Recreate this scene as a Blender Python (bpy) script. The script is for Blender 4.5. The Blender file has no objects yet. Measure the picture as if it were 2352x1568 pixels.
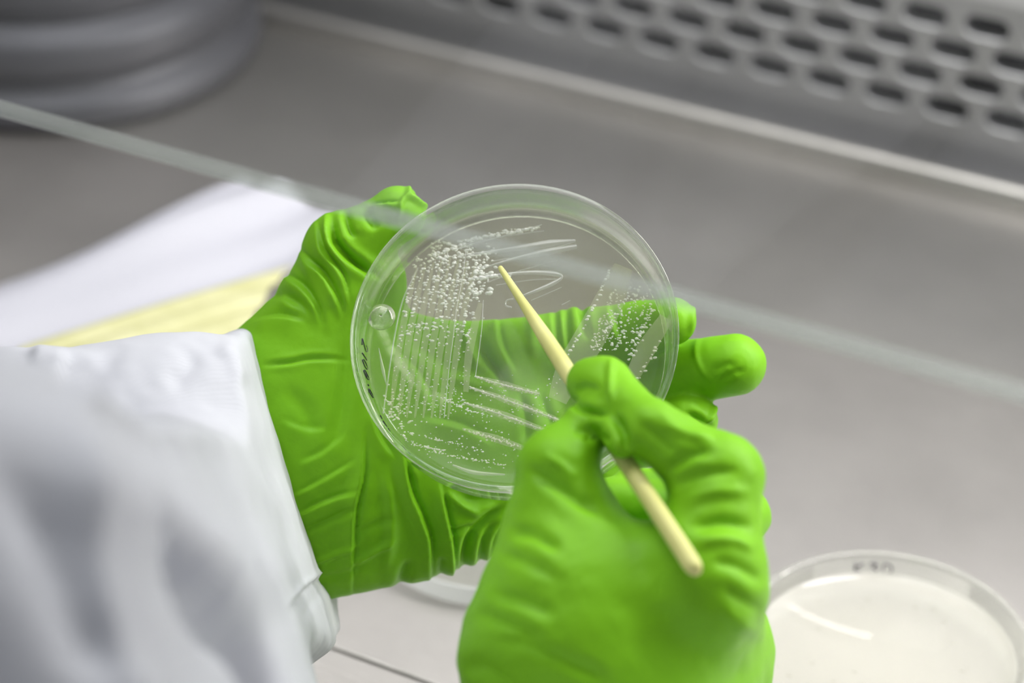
import bpy, bmesh, math, random
import numpy as np
from mathutils import Vector, Matrix

random.seed(7); rng = np.random.default_rng(7)
SC = bpy.context.scene
COL = SC.collection

# ---------------------------------------------------------------- camera, world, lights, exposure
FPX = 2352 * 85.0 / 36.0            # focal length in pixels of the 2352x1568 frame
CAMH = 0.515                        # camera height above the steel bench (m)
PITCH, YAW = math.radians(33.0), math.radians(28.5)
FOCUS = 0.676
FWD = np.array([-math.sin(YAW)*math.cos(PITCH), math.cos(YAW)*math.cos(PITCH), -math.sin(PITCH)])
RGT = np.array([math.cos(YAW), math.sin(YAW), 0.0])
UPV = np.cross(RGT, FWD)
CPOS = np.array([0.0, 0.0, CAMH])
cam = bpy.data.cameras.new('camera'); camo = bpy.data.objects.new('camera', cam); COL.objects.link(camo)
cam.lens = 85; cam.sensor_width = 36; cam.clip_start = 0.02; cam.clip_end = 50
cam.dof.use_dof = True; cam.dof.focus_distance = FOCUS; cam.dof.aperture_fstop = 7.0
camo.matrix_world = Matrix(((RGT[0], UPV[0], -FWD[0], 0), (RGT[1], UPV[1], -FWD[1], 0), (RGT[2], UPV[2], -FWD[2], CAMH), (0, 0, 0, 1)))
SC.camera = camo

world = bpy.data.worlds.new('room_light'); SC.world = world; world.use_nodes = True
world.node_tree.nodes['Background'].inputs[0].default_value = (0.93, 0.96, 1.0, 1)
world.node_tree.nodes['Background'].inputs[1].default_value = 0.22

def area(name, loc, target, sx, sy, power, col=(1, 1, 1)):
    l = bpy.data.lights.new(name, 'AREA'); l.shape = 'RECTANGLE'; l.size = sx; l.size_y = sy; l.energy = power; l.color = col
    o = bpy.data.objects.new(name, l); COL.objects.link(o); o.location = loc
    z = (Vector(loc) - Vector(target)).normalized(); x = Vector((1, 0, 0)); x = (x - z*x.dot(z)).normalized(); y = z.cross(x)   # long side along the cabinet
    o.rotation_euler = Matrix((x, y, z)).transposed().to_euler()
    return o
area('cabinet_lamp', (0.22, 0.80, 0.48), (0.10, 0.93, 0.05), 0.8, 0.08, 9.5, (1, 0.985, 0.96))
area('ceiling_lamp', (-0.62, 0.66, 1.30), (-0.36, 0.52, 0.1), 0.8, 0.8, 11.5, (0.98, 0.985, 1.0))


SC.view_settings.view_transform = 'Standard'; SC.view_settings.look = 'None'
SC.view_settings.exposure = -0.12; SC.view_settings.gamma = 1.0; SC.view_settings.use_curve_mapping = False
SC.cycles.use_light_tree = False; world.cycles.sampling_method = 'NONE'
SC.cycles.adaptive_threshold = 0.04; SC.cycles.transparent_max_bounces = 24; SC.cycles.max_bounces = 8; SC.cycles.transmission_bounces = 8; SC.cycles.diffuse_bounces = 3; SC.cycles.glossy_bounces = 4

# ---------------------------------------------------------------- space helpers
def cam2world(c):                   # camera-space metres (right, up, depth) -> world
    c = np.asarray(c, float)
    return CPOS + c[..., 0:1]*RGT + c[..., 1:2]*UPV + c[..., 2:3]*FWD
def C(px, py, d):                   # pixel + depth (mm) -> camera-space mm
    return np.array([(px-1176)*d/FPX, -(py-784)*d/FPX, d], float)
def P(px, py, d):                   # pixel + depth (mm) -> world m
    return cam2world(C(px, py, d)[None]/1000.)[0]
def ray(px, py): return FWD + RGT*((px-1176)/FPX) - UPV*((py-784)/FPX)
def G(px, py, z=0.0):               # where a pixel meets the height z
    r = ray(px, py); return CPOS + r*((z-CAMH)/r[2])
def GY(px, py, y):
    r = ray(px, py); return CPOS + r*((y-CPOS[1])/r[1])

# ---------------------------------------------------------------- object helpers
def link(name, me, mat=None, parent=None, smooth=True, **props):
    o = bpy.data.objects.new(name, me); COL.objects.link(o)
    if mat is not None: me.materials.append(mat)
    if smooth and me.polygons: me.polygons.foreach_set('use_smooth', np.ones(len(me.polygons), bool))
    if parent is not None: o.parent = parent
    for k, v in props.items(): o[k] = v
    return o
def empty(name, loc=(0, 0, 0), **props):
    o = bpy.data.objects.new(name, None); COL.objects.link(o); o.location = loc; o.empty_display_size = 0.02
    for k, v in props.items(): o[k] = v
    return o
def mesh_np(name, v, f):
    me = bpy.data.meshes.new(name); v = np.asarray(v, np.float32); f = np.asarray(f, np.int32)
    n, k = f.shape
    me.vertices.add(len(v)); me.vertices.foreach_set('co', v.ravel())
    me.loops.add(n*k); me.loops.foreach_set('vertex_index', f.ravel())
    me.polygons.add(n); me.polygons.foreach_set('loop_start', np.arange(0, n*k, k, dtype=np.int32))
    me.update(calc_edges=True); me.validate()
    return me
def from_bm(bm, name):
    me = bpy.data.meshes.new(name); bmesh.ops.recalc_face_normals(bm, faces=bm.faces); bm.to_mesh(me); bm.free(); return me
def box_bm(x0, x1, y0, y1, z0, z1, bev=0.0, seg=3):
    bm = bmesh.new(); bmesh.ops.create_cube(bm, size=1.0)
    for v in bm.verts: v.co = Vector(((x0+x1)/2+v.co.x*(x1-x0), (y0+y1)/2+v.co.y*(y1-y0), (z0+z1)/2+v.co.z*(z1-z0)))
    if bev: bmesh.ops.bevel(bm, geom=bm.edges[:], offset=bev, segments=seg, profile=0.5, affect='EDGES')
    return bm
def lathe(profile, n=128, closed=True):
    """closed profile of (r, z) -> quads around z"""
    pr = np.array(profile, float); m = len(pr)
    a = np.arange(n)*2*math.pi/n
    v = np.stack([pr[None, :, 0]*np.cos(a)[:, None], pr[None, :, 0]*np.sin(a)[:, None], np.repeat(pr[None, :, 1], n, 0)], -1).reshape(-1, 3)
    f = []
    for i in range(n):
        j = (i+1) % n
        for k in range(m if closed else m-1):
            l = (k+1) % m
            f.append((i*m+k, j*m+k, j*m+l, i*m+l))
    return v, f
def round_profile(pr, r=0.0003, seg=3):
    """round the corners of a closed (r,z) polygon"""
    out = []; n = len(pr); P_ = [np.array(p, float) for p in pr]
    for i in range(n):
        p0, p1, p2 = P_[i-1], P_[i], P_[(i+1) % n]
        a = p0-p1; b = p2-p1; la, lb = np.linalg.norm(a), np.linalg.norm(b); rr = min(r, la*0.45, lb*0.45)
        if p1[0] < 1e-6: out.append(p1); continue
        s, e = p1+a/la*rr, p1+b/lb*rr
        for t in np.linspace(0, 1, seg+1): out.append((1-t)**2*s+2*t*(1-t)*p1+t*t*e)
    return out
def tube(pts, rad, seg=6, cap=True):
    """round tube along points; rad scalar or list -> verts, quad faces"""
    pts = [np.array(p, float) for p in pts]; n = len(pts)
    rad = [rad]*n if np.isscalar(rad) else rad
    v = []; f = []
    up = np.array([0.13, 0.21, 0.97])
    for i, p in enumerate(pts):
        t = pts[min(i+1, n-1)]-pts[max(i-1, 0)]; t = t/(np.linalg.norm(t)+1e-12)
        a = np.cross(t, up); a /= np.linalg.norm(a)+1e-9; b = np.cross(t, a)
        for k in range(seg):
            w = 2*math.pi*k/seg; v.append(p+rad[i]*(math.cos(w)*a+math.sin(w)*b))
    for i in range(n-1):
        for k in range(seg):
            l = (k+1) % seg; f.append((i*seg+k, i*seg+l, (i+1)*seg+l, (i+1)*seg+k))
    if cap:
        for i, s in ((0, 1), (n-1, -1)):
            c = len(v); v.append(pts[i])
            for k in range(seg):
                l = (k+1) % seg; f.append((c, i*seg+(l if s > 0 else k), i*seg+(k if s > 0 else l), c))
    return v, f
def add_vf(V, F, vf):
    o = len(V); V.extend(vf[0]); F.extend([tuple(i+o for i in q) for q in vf[1]])
def mesh_poly(name, V, F):
    me = bpy.data.meshes.new(name)
    F2 = []
    for q in F:
        s = []
        for i in q:
            if i not in s: s.append(int(i))
        if len(s) > 2: F2.append(s)
    me.from_pydata([tuple(map(float, v)) for v in V], [], F2); me.update(); return me

# ---------------------------------------------------------------- materials
def mat(name):
    m = bpy.data.materials.new(name); m.use_nodes = True; nt = m.node_tree
    b = nt.nodes['Principled BSDF']; return m, nt, b
def setp(b, **kw):
    for k, v in kw.items():
        s = b.inputs[k.replace('_', ' ')]
        s.default_value = (*v, 1) if isinstance(v, tuple) and len(v) == 3 and s.type == 'RGBA' else v
def noise(nt, scale, detail=4, rough=0.55, vec=None, coord='Object', stretch=None):
    tc = nt.nodes.new('ShaderNodeTexCoord'); n = nt.nodes.new('ShaderNodeTexNoise')
    n.inputs['Scale'].default_value = scale; n.inputs['Detail'].default_value = detail; n.inputs['Roughness'].default_value = rough
    out = tc.outputs[coord]
    if stretch:
        mp = nt.nodes.new('ShaderNodeMapping'); mp.inputs['Scale'].default_value = stretch; nt.links.new(out, mp.inputs[0]); out = mp.outputs[0]
    nt.links.new(out, n.inputs['Vector']); return n
def ramp(nt, src, stops):
    r = nt.nodes.new('ShaderNodeValToRGB'); e = r.color_ramp.elements
    while len(e) < len(stops): e.new(0.5)
    for i, (p, c) in enumerate(stops): e[i].position = p; e[i].color = (*c, 1)
    nt.links.new(src, r.inputs[0]); return r
def bump(nt, b, src, strength, dist, normal=None):
    bp = nt.nodes.new('ShaderNodeBump'); bp.inputs['Strength'].default_value = strength; bp.inputs['Distance'].default_value = dist
    nt.links.new(src, bp.inputs['Height'])
    if normal is not None: nt.links.new(normal, bp.inputs['Normal'])
    if b is not None: nt.links.new(bp.outputs[0], b.inputs['Normal'])
    return bp

def m_steel(name, base=(0.525, 0.505, 0.48), rough=(0.40, 0.54), metal=0.9):
    m, nt, b = mat(name); setp(b, Metallic=metal, Anisotropic=0.85)
    cx = nt.nodes.new('ShaderNodeCombineXYZ'); cx.inputs[0].default_value = 1.0; nt.links.new(cx.outputs[0], b.inputs['Tangent'])
    n = noise(nt, 9, 5, 0.6); r = ramp(nt, n.outputs[0], [(0.3, tuple(c*0.86 for c in base)), (0.7, tuple(min(1, c*1.08) for c in base))])
    nt.links.new(r.outputs[0], b.inputs['Base Color'])
    n2 = noise(nt, 4, 4, 0.6); r2 = ramp(nt, n2.outputs[0], [(0.25, (rough[0],)*3), (0.75, (rough[1],)*3)])
    nt.links.new(r2.outputs[0], b.inputs['Roughness'])
    n3 = noise(nt, 40, 3, 0.6, stretch=(1.5, 30, 30)); bump(nt, b, n3.outputs[0], 0.12, 0.001)
    return m
M_STEEL = m_steel('brushed_steel')
M_STEEL_PANEL = m_steel('perforated_steel', (0.41, 0.41, 0.42), (0.40, 0.52), 0.7)
M_WALLTOP = m_steel('satin_steel', (0.55, 0.55, 0.565), (0.42, 0.5), 0.4)
M_DARKSTEEL, nt, b = mat('dark_container'); setp(b, Base_Color=(0.10, 0.10, 0.115), Metallic=0.35, Roughness=0.48)
n = noise(nt, 14, 3); r = ramp(nt, n.outputs[0], [(0.3, (0.075, 0.075, 0.088)), (0.7, (0.12, 0.12, 0.135))]); nt.links.new(r.outputs[0], b.inputs['Base Color'])
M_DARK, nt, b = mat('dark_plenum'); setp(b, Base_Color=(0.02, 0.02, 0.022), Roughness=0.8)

M_GLOVE, nt, b = mat('green_nitrile')
n = noise(nt, 30, 4, 0.6); r = ramp(nt, n.outputs[0], [(0.3, (0.175, 0.46, 0.006)), (0.7, (0.205, 0.515, 0.009))])
nt.links.new(r.outputs[0], b.inputs['Base Color'])
setp(b, Roughness=0.52, Specular_IOR_Level=0.25)
ng = noise(nt, 2200, 2, 0.5); nw = noise(nt, 150, 3, 0.55, stretch=(1, 1, 1))
bp1 = bump(nt, None, nw.outputs[0], 0.12, 0.0016); bump(nt, b, ng.outputs[0], 0.10, 0.0002, bp1.outputs[0])

M_COAT, nt, b = mat('white_cotton'); setp(b, Base_Color=(0.555, 0.565, 0.605), Roughness=0.85, Specular_IOR_Level=0.15, Sheen_Weight=0.15)
wv = nt.nodes.new('ShaderNodeTexWave'); tc = nt.nodes.new('ShaderNodeTexCoord'); mp = nt.nodes.new('ShaderNodeMapping'); mp.inputs['Rotation'].default_value = (0.4, 0.7, 0.5)
nt.links.new(tc.outputs['Object'], mp.inputs[0]); nt.links.new(mp.outputs[0], wv.inputs[0]); wv.inputs['Scale'].default_value = 420; wv.inputs['Distortion'].default_value = 1.5
nf = noise(nt, 45, 4, 0.55); b1 = bump(nt, None, nf.outputs[0], 0.15, 0.002); bump(nt, b, wv.outputs[1], 0.18, 0.0003, b1.outputs[0])

M_PAPER, nt, b = mat('white_paper'); setp(b, Base_Color=(0.545, 0.545, 0.60), Roughness=0.55)
nf = noise(nt, 30, 4); bump(nt, b, nf.outputs[0], 0.2, 0.003)
M_YELLOW, nt, b = mat('pale_yellow_paper'); setp(b, Roughness=0.5)
nf = noise(nt, 12, 3, stretch=(1, 6, 1)); r = ramp(nt, nf.outputs[0], [(0.3, (0.53, 0.52, 0.24)), (0.7, (0.65, 0.635, 0.36))]); nt.links.new(r.outputs[0], b.inputs['Base Color'])

M_WOOD, nt, b = mat('pale_yellow_wood'); setp(b, Roughness=0.5)
nf = noise(nt, 60, 4, stretch=(1, 1, 1)); r = ramp(nt, nf.outputs[0], [(0.3, (0.62, 0.61, 0.19)), (0.7, (0.74, 0.72, 0.28))]); nt.links.new(r.outputs[0], b.inputs['Base Color'])
M_INK, nt, b = mat('marker_ink'); setp(b, Base_Color=(0.012, 0.010, 0.03), Roughness=0.5)

def m_clear(name, tint=(0.97, 0.98, 0.96), haze=0.04, rough=0.04, glass=0.0, hazecol=(0.9, 0.9, 0.88), ior=1.5, spec=1.0):
    """clear moulded plastic: mostly transparent, Fresnel gloss, a little milky haze; glass = share that really refracts"""
    m = bpy.data.materials.new(name); m.use_nodes = True; nt = m.node_tree; nt.nodes.clear()
    out = nt.nodes.new('ShaderNodeOutputMaterial')
    tr = nt.nodes.new('ShaderNodeBsdfTransparent'); tr.inputs[0].default_value = (*tint, 1)
    cur = tr.outputs[0]
    if glass:
        gl = nt.nodes.new('ShaderNodeBsdfGlass'); gl.inputs['Color'].default_value = (*tint, 1); gl.inputs['Roughness'].default_value = rough; gl.inputs['IOR'].default_value = ior
        mx = nt.nodes.new('ShaderNodeMixShader'); mx.inputs[0].default_value = glass; nt.links.new(cur, mx.inputs[1]); nt.links.new(gl.outputs[0], mx.inputs[2]); cur = mx.outputs[0]
    if haze:
        df = nt.nodes.new('ShaderNodeBsdfDiffuse'); df.inputs[0].default_value = (*hazecol, 1)
        tl = nt.nodes.new('ShaderNodeBsdfTranslucent'); tl.inputs[0].default_value = (*hazecol, 1)
        ad = nt.nodes.new('ShaderNodeMixShader'); nt.links.new(df.outputs[0], ad.inputs[1]); nt.links.new(tl.outputs[0], ad.inputs[2])
        mx = nt.nodes.new('ShaderNodeMixShader'); mx.inputs[0].default_value = haze; nt.links.new(cur, mx.inputs[1]); nt.links.new(ad.outputs[0], mx.inputs[2]); cur = mx.outputs[0]
    lw = nt.nodes.new('ShaderNodeLayerWeight'); f0 = ((ior-1)/(ior+1))**2      # Schlick Fresnel, the same from both sides of a thin sheet
    pw = nt.nodes.new('ShaderNodeMath'); pw.operation = 'POWER'; pw.inputs[1].default_value = 5; nt.links.new(lw.outputs['Facing'], pw.inputs[0])
    fr = nt.nodes.new('ShaderNodeMath'); fr.operation = 'MULTIPLY_ADD'; fr.inputs[1].default_value = 1-f0; fr.inputs[2].default_value = f0; nt.links.new(pw.outputs[0], fr.inputs[0])
    gs = nt.nodes.new('ShaderNodeBsdfGlossy'); gs.inputs['Roughness'].default_value = rough; gs.inputs[0].default_value = (spec, spec, spec, 1)
    mx = nt.nodes.new('ShaderNodeMixShader'); nt.links.new(fr.outputs[0], mx.inputs[0]); nt.links.new(cur, mx.inputs[1]); nt.links.new(gs.outputs[0], mx.inputs[2])
    nt.links.new(mx.outputs[0], out.inputs[0])
    return m, nt, (gs, fr)
M_WALL = m_clear('clear_polystyrene_wall', glass=0.38, haze=0.015)[0]
M_BASE = m_clear('clear_polystyrene_base', haze=0.008, ior=1.2)[0]
M_AGAR, nt, (gs, fr) = m_clear('clear_agar', tint=(0.95, 0.95, 0.88), haze=0.03, rough=0.10, hazecol=(0.86, 0.86, 0.70), ior=1.25)
M_AGAR_PALE = m_clear('pale_agar', tint=(0.97, 0.96, 0.92), haze=0.45, rough=0.05, hazecol=(0.97, 0.95, 0.92), ior=1.34)[0]
M_SASH = m_clear('sash_glass', tint=(0.985, 0.99, 0.985), haze=0.01, rough=0.0, spec=0.6)[0]
M_EDGE = m_clear('ground_glass_edge', tint=(0.9, 0.92, 0.9), haze=0.25, rough=0.25, hazecol=(0.74, 0.76, 0.74))[0]
M_COLONY = m_clear('colony', tint=(0.97, 0.97, 0.94), haze=0.62, rough=0.10, hazecol=(1.0, 1.0, 0.98), ior=1.6)[0]
M_FILM = m_clear('growth_film', tint=(0.97, 0.97, 0.92), haze=0.27, rough=0.45, hazecol=(0.80, 0.80, 0.62), ior=1.34, spec=0.5)[0]
M_WET_SHEEN = m_clear('wet_track_sheen', tint=(0.99, 0.99, 0.98), haze=0.28, rough=0.08, hazecol=(0.95, 0.95, 0.97), ior=1.6)[0]  # whitish haze paints the bright reflection of the tracks into their colour

# ---------------------------------------------------------------- signed-distance sculpting in camera-aligned mm
def smin(a, b, k):
    h = np.clip(0.5+0.5*(b-a)/k, 0, 1); return b*(1-h)+a*h-k*h*(1-h)
def smax(a, b, k): return -smin(-a, -b, k)
def cone(X, Y, Z, a, b, ra, rb, zs=1.0):
    ax, ay, az = a; bx, by, bz = b; iz = 1.0/zs
    dx, dy, dz = bx-ax, by-ay, (bz-az)*iz
    L = dx*dx+dy*dy+dz*dz+1e-9
    px, py, pz = X-ax, Y-ay, (Z-az)*iz
    t = np.clip((px*dx+py*dy+pz*dz)/L, 0, 1)
    d = np.sqrt((px-t*dx)**2+(py-t*dy)**2+(pz-t*dz)**2)-(ra+(rb-ra)*t)
    return d*(zs if zs < 1 else 1.0)
def surface_nets(f, org, h):
    nx, ny, nz = f.shape; s = f < 0
    c = [(i, j, k) for i in (0, 1) for j in (0, 1) for k in (0, 1)]
    cs = [s[i:nx-1+i, j:ny-1+j, k:nz-1+k] for i, j, k in c]
    tot = sum(x.astype(np.int8) for x in cs); act = (tot > 0) & (tot < 8)
    idx = -np.ones(act.shape, np.int64); I = np.argwhere(act); idx[act] = np.arange(len(I))
    acc = np.zeros((len(I), 3)); cnt = np.zeros(len(I))
    val = {q: f[I[:, 0]+q[0], I[:, 1]+q[1], I[:, 2]+q[2]] for q in c}
    for q in c:
        for ax in range(3):
            if q[ax] == 0:
                q2 = list(q); q2[ax] = 1; q2 = tuple(q2)
                a, b = val[q], val[q2]; m = (a < 0) != (b < 0)
                t = np.where(m, a/np.where(m, a-b, 1), 0)
                p = np.repeat(np.array(q, float)[None], len(I), 0); p[:, ax] += t
                acc[m] += p[m]; cnt[m] += 1
    V = (I+acc/cnt[:, None])*h+org
    F = []
    for ax in range(3):
        sl0 = [slice(None)]*3; sl1 = [slice(None)]*3; sl0[ax] = slice(0, -1); sl1[ax] = slice(1, None)
        ch = s[tuple(sl0)] != s[tuple(sl1)]; inside = s[tuple(sl0)]
        E = np.argwhere(ch); u, v = (ax+1) % 3, (ax+2) % 3
        ok = (E[:, u] > 0) & (E[:, v] > 0) & (E[:, u] < f.shape[u]-1) & (E[:, v] < f.shape[v]-1); E = E[ok]
        ins = inside[E[:, 0], E[:, 1], E[:, 2]]
        def cell(du, dv):
            e = E.copy(); e[:, u] -= du; e[:, v] -= dv; return idx[e[:, 0], e[:, 1], e[:, 2]]
        q = np.stack([cell(1, 1), cell(0, 1), cell(0, 0), cell(1, 0)], 1)
        q[~ins] = q[~ins][:, ::-1]; F.append(q)
    F = np.concatenate(F); F = F[(F >= 0).all(1)]
    return V, F
def sculpt(prims, h, pad=8, cut=None, dent=None):
    """prims: (ptA, ptB, ra_px, rb_px, zs, k); pts are (px, py, depth mm)"""
    Q = []
    for a, b, ra, rb, zs, k in prims:
        Q.append((C(*a), C(*b), ra*a[2]/FPX, rb*b[2]/FPX, zs, k))
    lo = np.min([np.minimum(q[0]-q[2], q[1]-q[3]) for q in Q], 0)-pad; hi = np.max([np.maximum(q[0]+q[2], q[1]+q[3]) for q in Q], 0)+pad
    n = np.ceil((hi-lo)/h).astype(int)+1
    X = (lo[0]+h*np.arange(n[0], dtype=np.float32))[:, None, None].astype(np.float32)
    Y = (lo[1]+h*np.arange(n[1], dtype=np.float32))[None, :, None].astype(np.float32)
    Z = (lo[2]+h*np.arange(n[2], dtype=np.float32))[None, None, :].astype(np.float32)
    f = None
    for a, b, ra, rb, zs, k in Q:
        d = cone(X, Y, Z, a.astype(np.float32), b.astype(np.float32), np.float32(ra), np.float32(rb), zs).astype(np.float32)
        f = d if f is None else smin(f, d, np.float32(k))
    if cut is not None: f = cut(f, X, Y, Z)
    return surface_nets(f, lo, h)
def vnormals(V, F):
    n = np.cross(V[F[:, 2]]-V[F[:, 0]], V[F[:, 3]]-V[F[:, 1]]); N = np.zeros_like(V)
    for k in range(4): np.add.at(N, F[:, k], n)
    return N/(np.linalg.norm(N, axis=1, keepdims=True)+1e-9)
def relax(V, F, it=2, w=0.5):
    e = np.concatenate([F[:, [0, 1]], F[:, [1, 2]], F[:, [2, 3]], F[:, [3, 0]]])
    for _ in range(it):
        S = np.zeros_like(V); c = np.zeros(len(V))
        np.add.at(S, e[:, 0], V[e[:, 1]]); np.add.at(S, e[:, 1], V[e[:, 0]]); np.add.at(c, e[:, 0], 1); np.add.at(c, e[:, 1], 1)
        V = V*(1-w)+w*S/np.maximum(c, 1)[:, None]
    return V
def subdivide(V, F):
    nv = len(V); e = np.concatenate([F[:, [0, 1]], F[:, [1, 2]], F[:, [2, 3]], F[:, [3, 0]]]); es = np.sort(e, 1)
    key = es[:, 0]*nv+es[:, 1]; uk, inv = np.unique(key, return_inverse=True)
    a, b = uk//nv, uk % nv; n = len(F)
    Ve = (V[a]+V[b])/2; Vf = V[F].mean(1); NV = np.concatenate([V, Ve, Vf]); E = inv.reshape(4, n)+nv; cf = np.arange(n)+nv+len(uk)
    Q = np.concatenate([np.stack([F[:, i], E[i], cf, E[(i+3) % 4]], 1) for i in range(4)])
    return relax(NV, Q, 2, 0.5), Q
def pix(V): return 1176+V[:, 0]*FPX/V[:, 2], 784-V[:, 1]*FPX/V[:, 2]
def seg_dist(x, y, pts):
    """signed distance to a polyline and the share along it"""
    best = np.full(x.shape, 1e9); sg = np.zeros(x.shape); tt = np.zeros(x.shape); n = len(pts)-1
    for i in range(n):
        (ax, ay), (bx, by) = pts[i], pts[i+1]; dx, dy = bx-ax, by-ay; L = dx*dx+dy*dy
        t = np.clip(((x-ax)*dx+(y-ay)*dy)/L, 0, 1); qx, qy = x-ax-t*dx, y-ay-t*dy; d = np.hypot(qx, qy)
        m = d < best; best[m] = d[m]; sg[m] = np.sign(dx*qy-dy*qx)[m]; tt[m] = ((i+t)/n)[m]
    return best, sg, tt
def smooth_line(pts, n=4):
    """Catmull-Rom"""
    p = [np.array(q, float) for q in pts]; p = [2*p[0]-p[1]]+p+[2*p[-1]-p[-2]]; out = []
    for i in range(1, len(p)-2):
        for t in np.arange(n)/n:
            out.append(0.5*((2*p[i])+(-p[i-1]+p[i+1])*t+(2*p[i-1]-5*p[i]+4*p[i+1]-p[i+2])*t*t+(-p[i-1]+3*p[i]-3*p[i+1]+p[i+2])*t**3))
    out.append(p[-2]); return [tuple(q) for q in out]
def wrinkle(V, F, W, floor=-0.35):
    """W: (points px, kind, width px, height mm): 'r' ridge, 'v' valley, 's' step fold (high on the right-hand side of travel)"""
    N = vnormals(V, F); x, y = pix(V)
    view = V/np.linalg.norm(V, axis=1, keepdims=True); face = np.clip((-(N*view).sum(1)-floor)/(0.4-floor), 0, 1)
    D = np.zeros(len(V))
    for pts, kind, w, hgt in W:
        q = np.array(pts); m = (x > q[:, 0].min()-4*w) & (x < q[:, 0].max()+4*w) & (y > q[:, 1].min()-4*w) & (y < q[:, 1].max()+4*w)
        if not m.any(): continue
        d, s, t = seg_dist(x[m], y[m], smooth_line(pts)); env = np.clip(np.minimum(t, 1-t)*3.2, 0.0, 1); env = env*env*(3-2*env)
        if kind == 'r': g = np.exp(-(d/w)**2)
        elif kind == 'v': g = -np.exp(-(d/w)**2)+0.22*np.exp(-((d-2.2*w)/(1.4*w))**2)
        else: sd = s*d; g = np.where(sd > 0, np.exp(-(sd/(2.6*w))**2), -0.7*np.exp(-(sd/w)**2))+np.where(sd > 0, 0, 0)
        if kind == 's': g = np.where(np.abs(sd) < 0.5*w, (sd/(0.5*w)*0.5+0.5)*(np.exp(-(0.5/2.6)**2)+0.7*np.exp(-0.25))-0.7*np.exp(-0.25), g)
        D[m] += g*env*hgt
    return V+N*(D*face)[:, None]
def vnoise(V, scale, seed, octaves=3):
    """smooth value noise from summed random waves"""
    r = np.random.default_rng(seed); o = np.zeros(len(V)); amp = 1.0; tot = 0
    for k in range(octaves):
        for _ in range(6):
            d = r.normal(size=3); d /= np.linalg.norm(d); ph = r.uniform(0, 6.28)
            o += amp*np.sin(V@d*(2*math.pi/scale)+ph); tot += amp*0.6
        amp *= 0.5; scale *= 0.52
    return o/tot*2

# ================================================================ the cabinet (setting)
XL, XR = -1.05, 0.75
ridge = G(1500, 240, 0.008); YR = ridge[1]; YB = YR+0.022
seam = G(712, 1467, 0.0); YS = seam[1]
floor_o = link('floor', from_bm(box_bm(XL, XR, YS+0.0003, YR-0.001, -0.012, 0.0, 0.0006), 'floor'), M_STEEL, smooth=False, kind='structure', label='brushed steel work surface of the cabinet', category='work surface')
link('trim_1', from_bm(box_bm(XL, XR, YS-0.16, YS-0.0003, -0.012, -0.0004, 0.0006), 'trim_1'), M_STEEL, smooth=False, kind='structure', label='steel front sill strip below the work surface seam', category='sill')
link('floor_gap', from_bm(box_bm(XL, XR, YS-0.02, YS+0.02, -0.03, -0.014), 'floor_gap'), M_STEEL, smooth=False, kind='structure', label='steel support under the seam', category='support')
# raised rounded lip at the rear of the tray
lip = [(YR-0.001, 0.0), (YR-0.0008, 0.004), (YR, 0.007), (YR+0.002, 0.009), (YR+0.0045, 0.0095), (YR+0.007, 0.0085), (YR+0.0085, 0.006), (YR+0.009, 0.0), (YR+0.009, -0.012), (YR-0.001, -0.012)]
V = [(x, a, b) for x in (XL, XR) for a, b in lip]; n = len(lip)
F = [(i, (i+1) % n, n+(i+1) % n, n+i) for i in range(n)]+[tuple(range(n))[::-1], tuple(range(n, 2*n))]
link('trim_2', mesh_poly('trim_2', V, F), M_STEEL, smooth=True, kind='structure', label='bright rounded steel lip along the back of the work surface', category='lip')
link('trim_3', from_bm(box_bm(XL, XR, YR+0.0095, YB+0.10, -0.02, -0.006), 'trim_3'), M_STEEL_PANEL, smooth=False, kind='structure', label='steel ledge behind the lip', category='ledge')

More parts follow.
